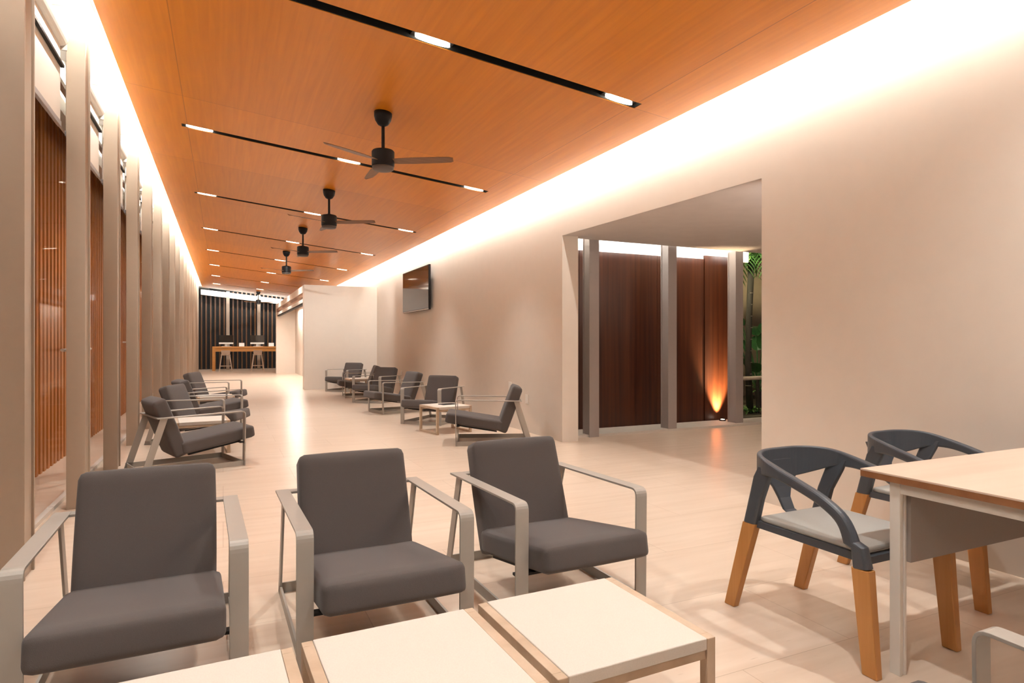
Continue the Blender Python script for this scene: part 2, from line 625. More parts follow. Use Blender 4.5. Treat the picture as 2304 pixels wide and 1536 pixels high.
# white slab above the veneer and white soffit over the glazing
b = MB()
xa, xb = -0.6, XW2
b.hexa([(xa, Y0, ceil_z(xa) + 0.16), (xb, Y0, ceil_z(xb) + 0.24), (xb, Y1 + 1, ceil_z(xb) + 0.24), (xa, Y1 + 1, ceil_z(xa) + 0.16)],
       [(xa, Y0, 4.0), (xb, Y0, 4.0), (xb, Y1 + 1, 4.0), (xa, Y1 + 1, 4.0)])
b.box(-1.75, xa, Y0, Y1 + 1, 3.745, 4.0)
struct(b.build('ceiling_slab', M['white']))
# header beam over the glazing
struct(MB().box(-1.42, -1.30, Y0, Y1, 3.30, 3.745).build('trim_1', M['white']))

# light slots
slot_words = ['right above the coffee tables', 'nearest in view, cut by the picture top', 'second in view, beside the nearest ceiling fan',
              'third in view, beside the second ceiling fan', 'fourth in view, beside the third ceiling fan', 'fifth in view, beside the fourth ceiling fan',
              'sixth in view, above the block', 'seventh in view, toward the reception desk', 'last one, nearest the reception desk']


def zs(x):
    return ceil_z(x)


proto = None
for i, y in enumerate(SLOT_Y):
    lab = 'black recessed light slot across the wood ceiling, ' + slot_words[i]
    if proto is None:
        s_ = thing('ceiling_light_slot', lab, 'ceiling light', (0, y, 0), group='light slots across the ceiling')
        c = MB()
        dz = 0.14
        g = 0.008
        # channel: two long walls, two ends, a lid
        def slab(x0, x1, ya, yb, za, zb):
            c.hexa([(x0, ya, zs(x0) + za), (x1, ya, zs(x1) + za), (x1, yb, zs(x1) + za), (x0, yb, zs(x0) + za)],
                   [(x0, ya, zs(x0) + zb), (x1, ya, zs(x1) + zb), (x1, yb, zs(x1) + zb), (x0, yb, zs(x0) + zb)])
        slab(SX0 + g, SX1 - g, -SH + 0.001, -SH + g, 0.004, dz)
        slab(SX0 + g, SX1 - g, SH - g, SH - 0.001, 0.004, dz)
        slab(SX0 + 0.001, SX0 + g, -SH + 0.001, SH - 0.001, 0.004, dz)
        slab(SX1 - g, SX1 - 0.001, -SH + 0.001, SH - 0.001, 0.004, dz)
        slab(SX0 + g, SX1 - g, -SH + g, SH - g, dz - 0.01, dz)
        c.build('channel', M['dark'], s_)
        for xl in LAMP_X:
            h = MB()
            h.hexa([(xl - 0.16, -0.044, zs(xl - .16) + 0.024), (xl + 0.16, -0.044, zs(xl + .16) + 0.024), (xl + 0.16, 0.048, zs(xl + .16) + 0.024), (xl - 0.16, 0.048, zs(xl - .16) + 0.024)],
                   [(xl - 0.15, -0.04, zs(xl - .15) + 0.10), (xl + 0.15, -0.04, zs(xl + .15) + 0.10), (xl + 0.15, 0.04, zs(xl + .15) + 0.10), (xl - 0.15, 0.04, zs(xl - .15) + 0.10)])
            lamp = h.build('downlight', M['black_metal'], s_)
            e = MB()
            ring0, ring1 = [], []
            for k in range(24):
                a = 2 * math.pi * k / 24
                px, py = xl + 0.135 * math.cos(a), 0.008 + 0.032 * math.sin(a)
                ring0.append((px, py, zs(px) + 0.001))
                ring1.append((px, py, zs(px) + 0.024))
            e.loft([ring0, ring1])
            e.build('lens', M['lens'], lamp)
        proto = s_
    else:
        dup(proto, lab, (0, y, 0), group='light slots across the ceiling')

# LED strips lying in the two coves
struct(MB().box(3.655, 3.668, Y0 + 0.1, Y1 - 1.0, 3.335, 3.35).build('trim_2', M['led']))
struct(MB().box(-0.862, -0.853, Y0 + 0.1, Y1 - 1.0, 3.728, 3.738).build('trim_3', M['led']))

# ------------------------------------------------------------------ posts, glazing, blinds, fin screen on the left
ORD = ['first', 'second', 'third', 'fourth', 'fifth', 'sixth', 'seventh', 'eighth', 'ninth', 'tenth', 'eleventh', 'twelfth',
       'thirteenth', 'fourteenth', 'fifteenth', 'sixteenth', 'seventeenth', 'eighteenth', 'nineteenth', 'twentieth']
POST_DY = 1.588
POST_Y = [5.625 + POST_DY * k for k in range(-1, 16)]


def h_post(w_, d_, h_):
    b = MB()
    f_, g_ = 0.016, 0.03
    b.box(-w_ / 2, w_ / 2, 0, f_, 0, h_)
    b.box(-w_ / 2, w_ / 2, d_ - f_, d_, 0, h_)
    b.box(-w_ / 2 + 0.012, w_ / 2 - 0.012, f_, d_ - f_, 0, h_)
    return b


first = None
for k, y in enumerate(POST_Y):
    lab = ('warm grey steel post at the left picture edge, nearest the camera' if k == 0 else
           'warm grey full-height steel post along the glazing, %s from the near end' % ORD[k])
    if first is None:
        first = h_post(0.12, 0.20, 3.745).build('steel_post', M['post'], bevel=0.002)
        first.location = (-1.002, y, 0)
        tag(first, lab, 'post', 'steel posts along the glazing')
    else:
        o = first.copy()
        col.objects.link(o)
        o.location = (-1.002, y, 0)
        o['label'] = lab

# glass panes (one per bay) with slim frames
GX = -1.16
nwin = 0
bays = [(POST_Y[0] - POST_DY, POST_Y[0])] + [(POST_Y[k], POST_Y[k + 1]) for k in range(len(POST_Y) - 1)]
for k, (ya, yb) in enumerate(bays):
    nwin += 1
    ya2, yb2 = ya + 0.02, yb - 0.0
    g = MB().box(GX - 0.004, GX + 0.004, ya2, yb2, 0.03, 3.30).build('window_%d' % nwin, M['glass'])
    struct(g)
    fr = MB()
    fr.box(GX - 0.02, GX + 0.02, ya2, yb2, 0.0, 0.03)
    fr.box(GX - 0.02, GX + 0.02, ya2, yb2, 3.26, 3.30)
    fr.build('window_frame', M['white_metal'], g)
    if k == 2:
        d = MB()
        d.box(GX + 0.01, GX + 0.03, yb - 0.42, yb - 0.385, 0.03, 3.26)
        d.build('mullion', M['white_metal'], g)
        d = MB()
        d.tube([(GX + 0.06, ya2 + 0.05, 1.19), (GX + 0.06, yb - 0.42, 1.19)], 0.012)
        d.build('push_bar', M['white_metal'], g)
    if k == 4:
        d = MB()
        d.tube([(GX + 0.06, ya + 0.5, 1.1), (GX + 0.06, ya + 0.5, 1.25)], 0.012)
        d.tube([(GX + 0.0, ya + 0.5, 1.25), (GX + 0.06, ya + 0.5, 1.25)], 0.010)
        d.build('door_handle', M['white_metal'], g)

# roller blinds
blind0 = None
BX = -1.10
for k, (ya, yb) in enumerate(bays[:14]):
    lab = 'white roller blind part lowered in the %s glazed bay from the near end' % ORD[k]
    L = POST_DY - 0.22
    if blind0 is None:
        t = thing('roller_blind', lab, 'blind', (BX, ya + 0.21, 0), group='roller blinds behind the posts')
        q = MB()
        q.tube([(0, 0, 3.50), (0, L, 3.50)], 0.055, 18)
        q.build('roller', M['white'], t, smooth=False)
        q = MB()
        q.box(-0.004, 0.004, 0.0, L, 2.88, 3.46)
        q.build('blind_fabric', M['blind'], t)
        q = MB()
        q.box(-0.012, 0.012, 0.0, L, 2.845, 2.885)
        q.build('hem_bar', M['hem'], t, bevel=0.003)
        q = MB()
        q.box(0.006, 0.03, 0.0, L, 3.285, 3.305)
        q.build('shadow_gap_strip', M['black_metal'], t)  # dark strip stands in for a shadow gap across the blind top
        q = MB()
        q.box(-0.045, 0.045, -0.012, -0.001, 3.42, 3.742)
        q.build('bracket', M['silver'], t)
        q = MB()
        q.box(-0.045, 0.045, L + 0.001, L + 0.012, 3.42, 3.742)
        q.build('bracket', M['silver'], t)
        blind0 = t
    else:
        dup(blind0, lab, (BX, ya + 0.21, 0))

# timber fin screens outside, one panel per bay
scr0 = None
for k in range(len(bays)):
    ya = bays[k][0]
    lab = 'red-brown timber fin screen outside the %s glazed bay from the near end' % ORD[k]
    if scr0 is None:
        t = thing('fin_screen', lab, 'screen', (-1.62, ya, 0), group='timber fin screens outside the glazing')
        q = MB()
        n = 11
        for i in range(n):
            yy = (i + 0.5) * POST_DY / n
            q.box(-0.05, 0.05, yy - 0.036, yy + 0.036, 0.0, 3.7)
        q.build('fins', M['fin'], t)
        q = MB()
        q.box(-0.085, -0.052, 0, POST_DY, 0.05, 3.65)
        q.build('gap_dark_sheet', M['dark'], t)  # black sheet stands in for the darkness between the fins
        scr0 = t
    else:
        dup(scr0, lab, (-1.62, ya, 0))

# ------------------------------------------------------------------ the plastered block and far end
BXl, BY0, BY1 = 1.93, 17.2, 26.7
BT = 2.76
b = MB()
b.box(BXl, XW - 0.002, BY0, BY0 + 0.30, 0, BT)                  # front wall
b.box(BXl, BXl + 0.22, BY0 + 0.30, BY1, 2.58, BT)               # band above the niche
b.box(BXl + 0.72, BXl + 0.9, BY0 + 0.30, BY1, 0, BT)            # back of the niche
b.box(BXl, XW - 0.002, BY1, BY1 + 0.3, 0, BT)                   # far pier
struct(b.build('wall_block', M['plaster']))
b = MB()
b.box(BXl + 0.22, BXl + 0.72, BY0 + 0.30, BY1, 2.56, 2.62)
b.box(BXl + 0.02, BXl + 0.10, BY0 + 0.30, BY1, 2.47, 2.578)
struct(b.build('trim_4', M['wood_soffit']))
b = MB()
b.box(BXl + 0.03, BXl + 0.16, BY0 + 0.30, BY1, 2.33, 2.42)
struct(b.build('trim_5', M['white']))
b = MB()
b.box(BXl + 0.05, BXl + 0.13, BY0 + 0.30, BY1, 2.28, 2.33)
struct(b.build('trim_6', M['black_metal']))

# end wall: timber fins behind glass, white beam and columns
EY = 31.6
t = thing('end_fin_screen', 'tall dark timber fin screen across the far end of the hall', 'screen', (0, EY + 0.5, 0))
q = MB()
xx = -1.5
while xx < 3.8:
    q.box(xx, xx + 0.06, 0, 0.09, 0, min(3.6, ceil_z(xx + .07) + 0.1))
    xx += 0.19
q.build('fins', M['dark_fin'], t)
q = MB()
q.box(-1.6, 3.84, 0.1, 0.13, 0, 3.3)
q.build('gap_dark_sheet', M['dark'], t)  # black sheet again, for the dark gaps of the end fins
g = struct(MB().box(-0.95, 3.83, EY + 0.2, EY + 0.21, 0.03, 3.35).build('window_%d' % (nwin + 1), M['glass']))
b = MB()
xa, xb = -0.92, 3.84
b.hexa([(xa, EY + 0.12, ceil_z(xa) - 0.30), (xb, EY + 0.12, ceil_z(xb) - 0.30), (xb, EY + 0.30, ceil_z(xb) - 0.30), (xa, EY + 0.30, ceil_z(xa) - 0.30)],
       [(xa, EY + 0.12, ceil_z(xa) - 0.06), (xb, EY + 0.12, ceil_z(xb) - 0.06), (xb, EY + 0.30, ceil_z(xb) - 0.06), (xa, EY + 0.30, ceil_z(xa) - 0.06)])
struct(b.build('trim_7', M['white']))
for k, (xc, lab) in enumerate(((0.20, 'pale grey steel column behind the reception desk, left of the two'), (1.52, 'pale grey steel column behind the reception desk, right of the two'))):
    o = h_post(0.14, 0.16, ceil_z(xc) - 0.02).build('end_column', M['post'])
    o.location = (xc, EY - 0.06, 0)
    tag(o, lab, 'column', 'columns at the end wall')

# ------------------------------------------------------------------ corridor beyond the opening
b = MB()
b.hexa([(XW2, 3.0, 2.545), (10.2, 3.0, 2.545), (10.2, 7.02, 2.595), (XW2, 7.02, 2.595)],
       [(XW2, 3.0, 2.72), (10.2, 3.0, 2.72), (10.2, 7.02, 2.72), (XW2, 7.02, 2.72)])
b.hexa([(XW + 0.004, OY0 + .002, 2.540), (XW2, OY0 + .002, 2.545), (XW2, OY1 - .002, 2.588), (XW + 0.004, OY1 - .002, 2.583)],
       [(XW + 0.004, OY0 + .002, 2.60), (XW2, OY0 + .002, 2.60), (XW2, OY1 - .002, 2.60), (XW + 0.004, OY1 - .002, 2.60)])
struct(b.build('ceiling_corridor', M['grey_ceiling']))
struct(MB().box(XW2, 10.2, 2.9, 3.0, 0, 2.9).build('wall_corridor_near', M['plaster']))
struct(MB().box(XW2, 7.75, 7.05, 7.75, 2.86, 2.95).build('ceiling_cove', M['white']))
struct(MB().box(XW2, 7.75, 7.62, 7.75, 2.545, 2.86).build('trim_8', M['white']))
struct(MB().box(XW2, 10.2, 7.06, 7.56, 0.0, 0.03).build('trim_9', M['kerb']))
b = MB()
for x0, x1 in ((XW2, 4.55), (4.555, 5.9), (5.905, 6.80)):
    b.box(x0, x1, 7.60, 7.72, 0.02, 2.545)
struct(b.build('wall_corridor_timber', M['panel_wood']))
struct(MB().box(6.81, 7.42, 7.585, 7.72, 0.02, 2.60).build('wall_corridor_end', M['panel_wood']))
for k, (xc, yc, lab) in enumerate(((4.44, 7.03, 'dark grey steel post in the opening, nearest its left jamb'),
                                   (5.76, 7.07, 'dark grey steel post in the middle of the wide opening'),
                                   (7.10, 7.16, 'dark grey steel post beside the uplit timber, right in the opening'))):
    o = h_post(0.15, 0.17, 2.858).build('corridor_post', M['corridor_post'], bevel=0.002)
    o.location = (xc, yc, 0)
    tag(o, lab, 'post', 'posts beyond the wall opening')
t = thing('ground_uplight', 'small ground uplight glowing at the foot of the timber wall', 'uplight', (7.05, 7.46, 0.03))
MB().lathe([(0.05, 0), (0.05, 0.015), (0.035, 0.02), (0.03, 0.02)]).build('housing', M['black_metal'], t)
MB().lathe([(0.028, 0.021), (0.028, 0.024)]).build('lens', M['lens'], t)

struct(MB().box(4.15, 7.85, 3.005, 3.16, 1.94, 2.0).build('corridor_fill_housing', M['white_metal']))  # unseen housing, added under the corridor fill light

# garden beyond
struct(MB().box(7.75, 14.0, 10.6, 10.8, 0, 5.5).build('wall_garden', M['garden_wall']))
struct(MB().box(7.3, 14.0, 7.57, 10.6, -0.02, 0.045).build('floor_garden', M['soil']))


def leaf_blade(b, base, direction, length, width, droop, segs=7, fold=0.25):
    d = Vector(direction).normalized()
    side = d.cross(Vector((0, 0, 1)))
    if side.length < 0.05:
        side = Vector((1, 0, 0))
    side.normalize()
    p = Vector(base)
    vs, fs = [], []
    for i in range(segs + 1):
        t = i / segs
        wv = width * math.sin(math.pi * min(1, 0.08 + 0.92 * t) ** 0.8) * 0.5 + 0.002
        up = side.cross(d).normalized()
        vs += [tuple(p - side * wv + up * wv * fold), tuple(p), tuple(p + side * wv + up * wv * fold)]
        if i:
            k = 3 * i
            fs += [(k - 3, k - 2, k + 1, k), (k - 2, k - 1, k + 2, k + 1)]
        d = (d + Vector((0, 0, -droop / segs))).normalized()
        p = p + d * (length / segs)
    b.add(vs, fs)


t = thing('palm_tree', 'slender dark palm trunk with drooping fronds in the lit garden', 'palm', (8.27, 8.12, 0.045))
pts = [(0.02, 0, 0), (-0.02, 0, 0.8), (0.0, 0, 1.6), (0.06, 0, 2.7)]
MB().tube(pts, [0.06, 0.052, 0.05, 0.055], 14).build('trunk', M['trunk'], t, smooth=True)
q = MB()
for i in range(9):
    z = 0.45 + i * 0.2
    x = -0.01 + 0.005 * i
    q.tube([(x, 0, z), (x, 0, z + 0.012)], 0.056, 14)
q.build('trunk_rings', M['trunk_ring'], t)
q = MB()
for i in range(14):
    a = 2 * math.pi * i / 14 + 0.2
    d = (math.cos(a), math.sin(a), 0.7)
    st = Vector((0.06, 0, 2.66))
    leaf_blade(q, st, d, 0.85, 0.09, 1.9, 9)
    dd = Vector(d).normalized()
    p = st.copy()
    for j in range(9):
        dd = (dd + Vector((0, 0, -0.2))).normalized()
        p = p + dd * 0.09
        sd = dd.cross(Vector((0, 0, 1))).normalized()
        for s in (-1, 1):
            leaf_blade(q, p, (dd * 0.6 + sd * s + Vector((0, 0, -0.3))), 0.26, 0.035, 0.8, 4)
q.build('fronds', M['leaf'], t, fix=False)


def leafy(name, label, loc, n, length, width, spread, mat, droop=0.9, seed=1, stem=0.25):
    rnd = random.Random(seed)
    t = thing(name, label, 'plant', loc)
    q, st = MB(), MB()
    for i in range(n):
        a = 2 * math.pi * (i / n) + rnd.uniform(-.4, .4)
        e = rnd.uniform(0.25, 1.3)
        h = stem * rnd.uniform(0.4, 1.0)
        d = Vector((math.cos(a) * spread, math.sin(a) * spread, e))
        tip = Vector((math.cos(a) * 0.1, math.sin(a) * 0.1, h)) + d.normalized() * h * 0.5
        st.tube([(0, 0, 0), (math.cos(a) * 0.04, math.sin(a) * 0.04, h * 0.6), tuple(tip)], 0.008, 6)
        leaf_blade(q, tip, d, length * rnd.uniform(.7, 1.1), width * rnd.uniform(.7, 1.1), droop, 7)
    q.build('leaves', mat, t, fix=False)
    st.build('stems', M['leaf_dark'], t)
    return t


leafy('broad_leaf_shrub', 'broad-leaved dark green shrub behind the palm trunk', (9.35, 8.95, 0.045), 26, 0.42, 0.26, 0.5, M['leaf_dark'], 1.0, 3, 1.05)
leafy('spiky_plant', 'bright green spiky potted plant below the timber rail', (9.02, 8.52, 0.34), 26, 0.26, 0.04, 0.7, M['leaf'], 1.0, 5, 0.04)
leafy('ground_fern', 'small yellow-green fern at the garden edge', (8.15, 7.95, 0.045), 22, 0.24, 0.05, 1.0, M['leaf'], 1.3, 6, 0.05)
o = MB().lathe([(0.10, 0.0), (0.13, 0.16), (0.15, 0.30), (0.13, 0.30), (0.12, 0.26)]).build('plant_pot', M['pot'], smooth=False)
o.location = (9.02, 8.52, 0.045)
tag(o, 'dark clay pot under the spiky green plant', 'pot')
t = thing('timber_rail', 'weathered timber rail on dark legs beside the palm trunk', 'rail', (8.1, 7.99, 0.045))
q = MB()
q.tube([(-0.45, -0.22, 0.60), (0.85, -0.05, 0.60)], 0.03, 10)
q.tube([(-0.45, -0.12, 0.60), (0.85, 0.05, 0.60)], 0.03, 10)
q.build('rail', M['bamboo'], t, smooth=True)
for lx in (0.15, 0.75):
    MB().tube([(lx, -0.10 + lx * 0.12, 0), (lx, -0.10 + lx * 0.12, 0.58)], 0.03, 8).build('leg', M['trunk'], t)

# ------------------------------------------------------------------ wall things
t = thing('television', 'black flat-screen television mounted high on the right wall', 'television', (3.77, 13.11, 2.37))
q = MB().box(-0.022, 0.02, -1.0, 1.0, -0.46, 0.45)
body = q.build('casing', M['black_metal'], t, bevel=0.004)
MB().box(-0.0245, -0.0225, -0.985, 0.985, -0.43, 0.435).build('screen', M['screen'], t)
MB().box(-0.026, -0.0222, -0.99, 0.99, -0.458, -0.438).build('lower_trim', M['silver'], t)
MB().box(0.02, 0.079, -0.25, 0.25, -0.2, 0.2).build('wall_bracket', M['black_metal'], t)


def outlet(y, z, lab):
    t = thing('wall_outlet', lab, 'outlet', (XW, y, z), group='white outlets on the right wall')
    p = MB().box(-0.010, -0.0005, -0.045, 0.045, -0.065, 0.065).build('plate', M['outlet'], t, bevel=0.003)
    MB().box(-0.013, -0.010, -0.02, 0.02, -0.04, 0.04).build('socket', M['white'], p)


outlet(7.83, 0.455, 'white wall outlet low on the wall beside the opening')
outlet(14.6, 0.51, 'white wall outlet low on the wall under the television')
outlet(8.40, 0.60, 'white wall outlet just above the back of the nearest right-hand lounge chair')

# ------------------------------------------------------------------ ceiling fans
FAN_Y = [6.04, 9.45, 12.76, 16.25, 29.7]
fan_lab = ['black ceiling fan nearest the camera, between first and second light slots', 'black ceiling fan second from the camera',
           'black ceiling fan third from the camera', 'black ceiling fan fourth from the camera, in front of the block', 'small far black ceiling fan above the reception desk']
fan0 = None
for k, y in enumerate(FAN_Y):
    zc = ceil_z(1.41)
    if fan0 is None:
        t = thing('ceiling_fan', fan_lab[k], 'fan', (1.41, y, zc), group='ceiling fans along the hall')
        MB().lathe([(0.086, 0.008), (0.086, -0.035), (0.076, -0.075), (0.05, -0.115), (0.022, -0.13)]).build('canopy', M['black_metal'], t, smooth=True)
        MB().lathe([(0.016, -0.10), (0.016, -0.34), (0.03, -0.35), (0.04, -0.365)]).build('downrod', M['black_metal'], t)
        MB().lathe([(0.05, -0.355), (0.100, -0.368), (0.109, -0.38), (0.109, -0.515), (0.104, -0.525)], n=40).build('motor', M['black_metal'], t)
        MB().lathe([(0.104, -0.524), (0.102, -0.545), (0.09, -0.556), (0.03, -0.56)], n=40).build('lower_cap', M['fan_lens'], t, smooth=True)
        for j in range(3):
            a = R(90 + 120 * j)
            q = MB()
            rings = []
            for rr, hw in ((0.10, 0.035), (0.16, 0.05), (0.30, 0.062), (0.55, 0.055), (0.66, 0.046), (0.69, 0.02)):
                pts = []
                for (s, dz) in ((-1, 0.010), (1, -0.012)):
                    pts.append((rr, s * hw, -0.47 + dz))
                (x0, y0_, z0_), (x1, y1_, z1_) = pts
                rings.append([(x0, y0_, z0_ - 0.003), (x1, y1_, z1_ - 0.003), (x1, y1_, z1_ + 0.003), (x0, y0_, z0_ + 0.003)])
            rings = [[(px * math.cos(a) - py * math.sin(a), px * math.sin(a) + py * math.cos(a), pz) for px, py, pz in r] for r in rings]
            q.loft(rings).build('blade', M['fan_blade'], t)
        fan0 = t
    else:
        dup(fan0, fan_lab[k], (1.41, y, zc))


# ------------------------------------------------------------------ lounge chairs
AH, WD, BW, DA, DB = 0.555, 0.70, 0.062, 0.80, 0.94


def make_lounge(label, group):
    t = thing('lounge_chair', label, 'chair', (0, 0, 0), group=group)
    for s in (-1, 1):
        xo = s * WD / 2
        xi = s * (WD / 2 - BW)
        q = MB()
        path = [(0.006, 0.0), (0.0, AH - 0.005), (DA, AH - 0.02)]
        q.ribbon(fillet(path, 0.035), min(xo, xi), max(xo, xi), 0.010)
        xm = s * (WD / 2 - 0.031)
        q.hexa([(xm - 0.005, DB - 0.065, 0.0), (xm + 0.005, DB - 0.065, 0.0), (xm + 0.005, DB, 0.0), (xm - 0.005, DB, 0.0)],
               [(xm - 0.005, DA - 0.095, AH - 0.022), (xm + 0.005, DA - 0.095, AH - 0.022), (xm + 0.005, DA - 0.03, AH - 0.022), (xm - 0.005, DA - 0.03, AH - 0.022)])
        q.build('side_frame', M['frame'], t, bevel=0.0015)
    q = MB()
    x0, x1 = -WD / 2 + 0.03, WD / 2 - 0.03
    rh = 0.05
    for s in (-1, 1):
        xa, xb = sorted((s * (WD / 2 - 0.026), s * (WD / 2 - 0.036)))
        q.box(xa, xb, 0.012, DB - 0.012, 0.0, rh)
    q.box(x0, x1, 0.012, 0.022, 0.0, rh)
    q.box(x0, x1, DB - 0.03, DB - 0.02, 0.0, rh)
    q.build('base_frame', M['frame'], t)
    q = MB()
    q.box(-WD / 2 + BW - 0.004, WD / 2 - BW + 0.004, DA - 0.062, DA - 0.002, AH - 0.026, AH - 0.016)
    q.build('back_bar', M['frame'], t)
    q = MB()
    q.box(-WD / 2 + 0.01, WD / 2 - 0.01, 0.012, 0.05, 0.232, 0.243)
    for xa in (-0.23, 0.19):
        q.hexa([(xa, 0.03, 0.226), (xa + 0.04, 0.03, 0.226), (xa + 0.04, 0.50, 0.150), (xa, 0.50, 0.150)],
               [(xa, 0.03, 0.238), (xa + 0.04, 0.03, 0.238), (xa + 0.04, 0.50, 0.162), (xa, 0.50, 0.162)])
    q.build('seat_support', M['black_metal'], t)
    # seat: front edge high, falling to the back
    SW = WD - 2 * BW - 0.025
    ang = R(9.0)
    m = Matrix.Translation((0, 0.222, 0.277)) @ Matrix.Rotation(-ang, 4, 'X')
    MB().cushion(SW, 0.70, 0.122, 0.030, (0.0, 0.006, 0.010), m).build('seat_cushion', M['fabric'], t, smooth=True)
    lean = R(20.5)
    m = Matrix.Translation((0, 0.660, 0.424)) @ Matrix.Rotation(-lean, 4, 'X')
    MB().cushion(SW - 0.04, 0.125, 0.585, 0.030, (0.004, 0.012, 0.006), m).build('backrest_cushion', M['fabric'], t, smooth=True)
    return t


NEAR = 'three lounge chairs in front of the coffee tables'
LEFT = 'lounge chairs along the glazing'
RIGHT = 'lounge chairs along the right wall'
ch = make_lounge('taupe lounge chair at the lower left, leftmost of three behind the coffee tables', NEAR)
ch.location = (-0.268, 2.375, 0)
ch.rotation_euler = (0, 0, R(1.5))
dup(ch, 'taupe lounge chair in the middle of the three behind the coffee tables', (0.592, 2.41, 0), R(1.0), NEAR)
dup(ch, 'taupe lounge chair right of the three behind the coffee tables, nearest the dining table', (1.492, 2.445, 0), R(1.4), NEAR)
dup(ch, 'taupe lounge chair cut off at the lower right corner, only its grey arm showing', (1.375, 0.915, 0), R(180), 'lounge chair facing the coffee tables')
dup(ch, 'taupe lounge chair seen side-on, nearest of the four by the glazing', (0.10, 7.23, 0), R(108), LEFT)
dup(ch, 'taupe lounge chair by the glazing facing the camera behind the nearest side-on one', (0.12, 8.75, 0), R(70), LEFT)
dup(ch, 'taupe lounge chair by the glazing seen side-on, third from the camera', (0.15, 10.45, 0), R(108), LEFT)
dup(ch, 'taupe lounge chair by the glazing farthest from the camera, facing the hall', (0.20, 12.35, 0), R(70), LEFT)
dup(ch, 'taupe lounge chair by the right wall seen side-on, nearest of the six there', (2.665, 7.435, 0), R(-112), RIGHT)
dup(ch, 'taupe lounge chair by the right wall facing the camera behind the small ash table', (2.712, 9.175, 0), R(-46), RIGHT)
dup(ch, 'taupe lounge chair by the right wall seen side-on, third from the camera', (2.45, 11.07, 0), R(-80), RIGHT)
dup(ch, 'taupe lounge chair by the right wall facing the camera, fourth from the camera', (2.67, 12.9, 0), R(-46), RIGHT)
dup(ch, 'taupe lounge chair by the right wall seen side-on, fifth from the camera', (2.50, 14.6, 0), R(-95), RIGHT)
dup(ch, 'taupe lounge chair by the right wall farthest from the camera, against the block', (2.60, 16.2, 0), R(-46), RIGHT)


# ------------------------------------------------------------------ ash side tables with cream tops
def make_cube_table(label, group):
    W, D, Ht = 0.545, 0.53, 0.37
    t = thing('coffee_table', label, 'table', (0, 0, 0), group=group)
    p = 0.032
    for sx in (-1, 1):
        for sy in (-1, 1):
            xa, xb = sorted((sx * W / 2, sx * (W / 2 - p)))
            ya, yb = sorted((sy * D / 2, sy * (D / 2 - p)))
            MB().box(xa, xb, ya, yb, 0, Ht).build('leg', M['oak'], t, bevel=0.002)
    for sx in (-1, 1):
        xa, xb = sorted((sx * W / 2, sx * (W / 2 - p)))
        MB().box(xa, xb, -D / 2 + p, D / 2 - p, Ht - 0.032, Ht).build('side_rail', M['oak'], t, bevel=0.0015)
        MB().box(xa, xb, -D / 2 + p, D / 2 - p, 0.0, 0.028).build('floor_rail', M['oak'], t, bevel=0.0015)
    for sy in (-1, 1):
        ya, yb = sorted((sy * (D / 2 - 0.006), sy * (D / 2 - p + 0.004)))
        MB().box(-W / 2 + p, W / 2 - p, ya, yb, Ht - 0.062, Ht - 0.036).build('cross_rail', M['oak'], t, bevel=0.0015)
    MB().box(-W / 2 + p + 0.001, W / 2 - p - 0.001, -D / 2, D / 2, Ht - 0.034, Ht + 0.002).build('tabletop', M['table_fabric'], t, bevel=0.003)
    return t


TB = 'coffee tables in a row in the foreground'
tb = make_cube_table('low ash coffee table with cream top, rightmost of the foreground row', TB)
tb.location = (1.058, 1.702, 0)
tb.rotation_euler = (0, 0, R(1.5))
dup(tb, 'low ash coffee table with cream top, middle one of the foreground row', (0.488, 1.668, 0), R(1.8))
dup(tb, 'low ash coffee table with cream top, leftmost of the foreground row', (-0.082, 1.634, 0), R(1.8))
SB = 'small ash tables between lounge chairs'
dup(tb, 'low ash side table with cream top between the two nearest right-hand chairs', (2.83, 8.36, 0), R(10), SB)
dup(tb, 'low ash side table between the farthest pair of right-hand lounge chairs', (3.0, 15.45, 0), R(5), SB)
dup(tb, 'low ash side table between the two nearest lounge chairs by the glazing', (-0.22, 8.0, 0), R(5), SB)
dup(tb, 'low ash side table between the two farthest lounge chairs by the glazing', (-0.12, 11.42, 0), R(5), SB)
o = MB().box(-0.11, 0.11, -0.075, 0.075, 0, 0.008).build('tablet', M['black_metal'], bevel=0.002)
o.location = (2.88, 8.42, 0.373)
o.rotation_euler = (0, 0, R(12))
tag(o, 'dark flat pad lying on the side table by the right wall', 'pad')

# ------------------------------------------------------------------ dining table and chairs at the right edge
t = thing('dining_table', 'beech-topped table with white steel legs at the right picture edge', 'table', (2.275, 0.86, 0))
LX, LY, TZ = 1.5, 0.80, 0.755
MB().box(0, LX, 0, LY, TZ - 0.006, TZ).build('tabletop', M['top_wood'], t)
MB().box(0.0, LX, 0.0, LY, TZ - 0.030, TZ - 0.0065).build('table_edge', M['edge_wood'], t)


def steel_leg(x, y):
    q = MB()
    q.box(x, x + 0.013, y, y + 0.04, 0, TZ - 0.031)
    q.box(x + 0.013, x + 0.027, y + 0.004, y + 0.036, 0, TZ - 0.031)
    q.box(x + 0.027, x + 0.04, y, y + 0.04, 0, TZ - 0.031)
    return q


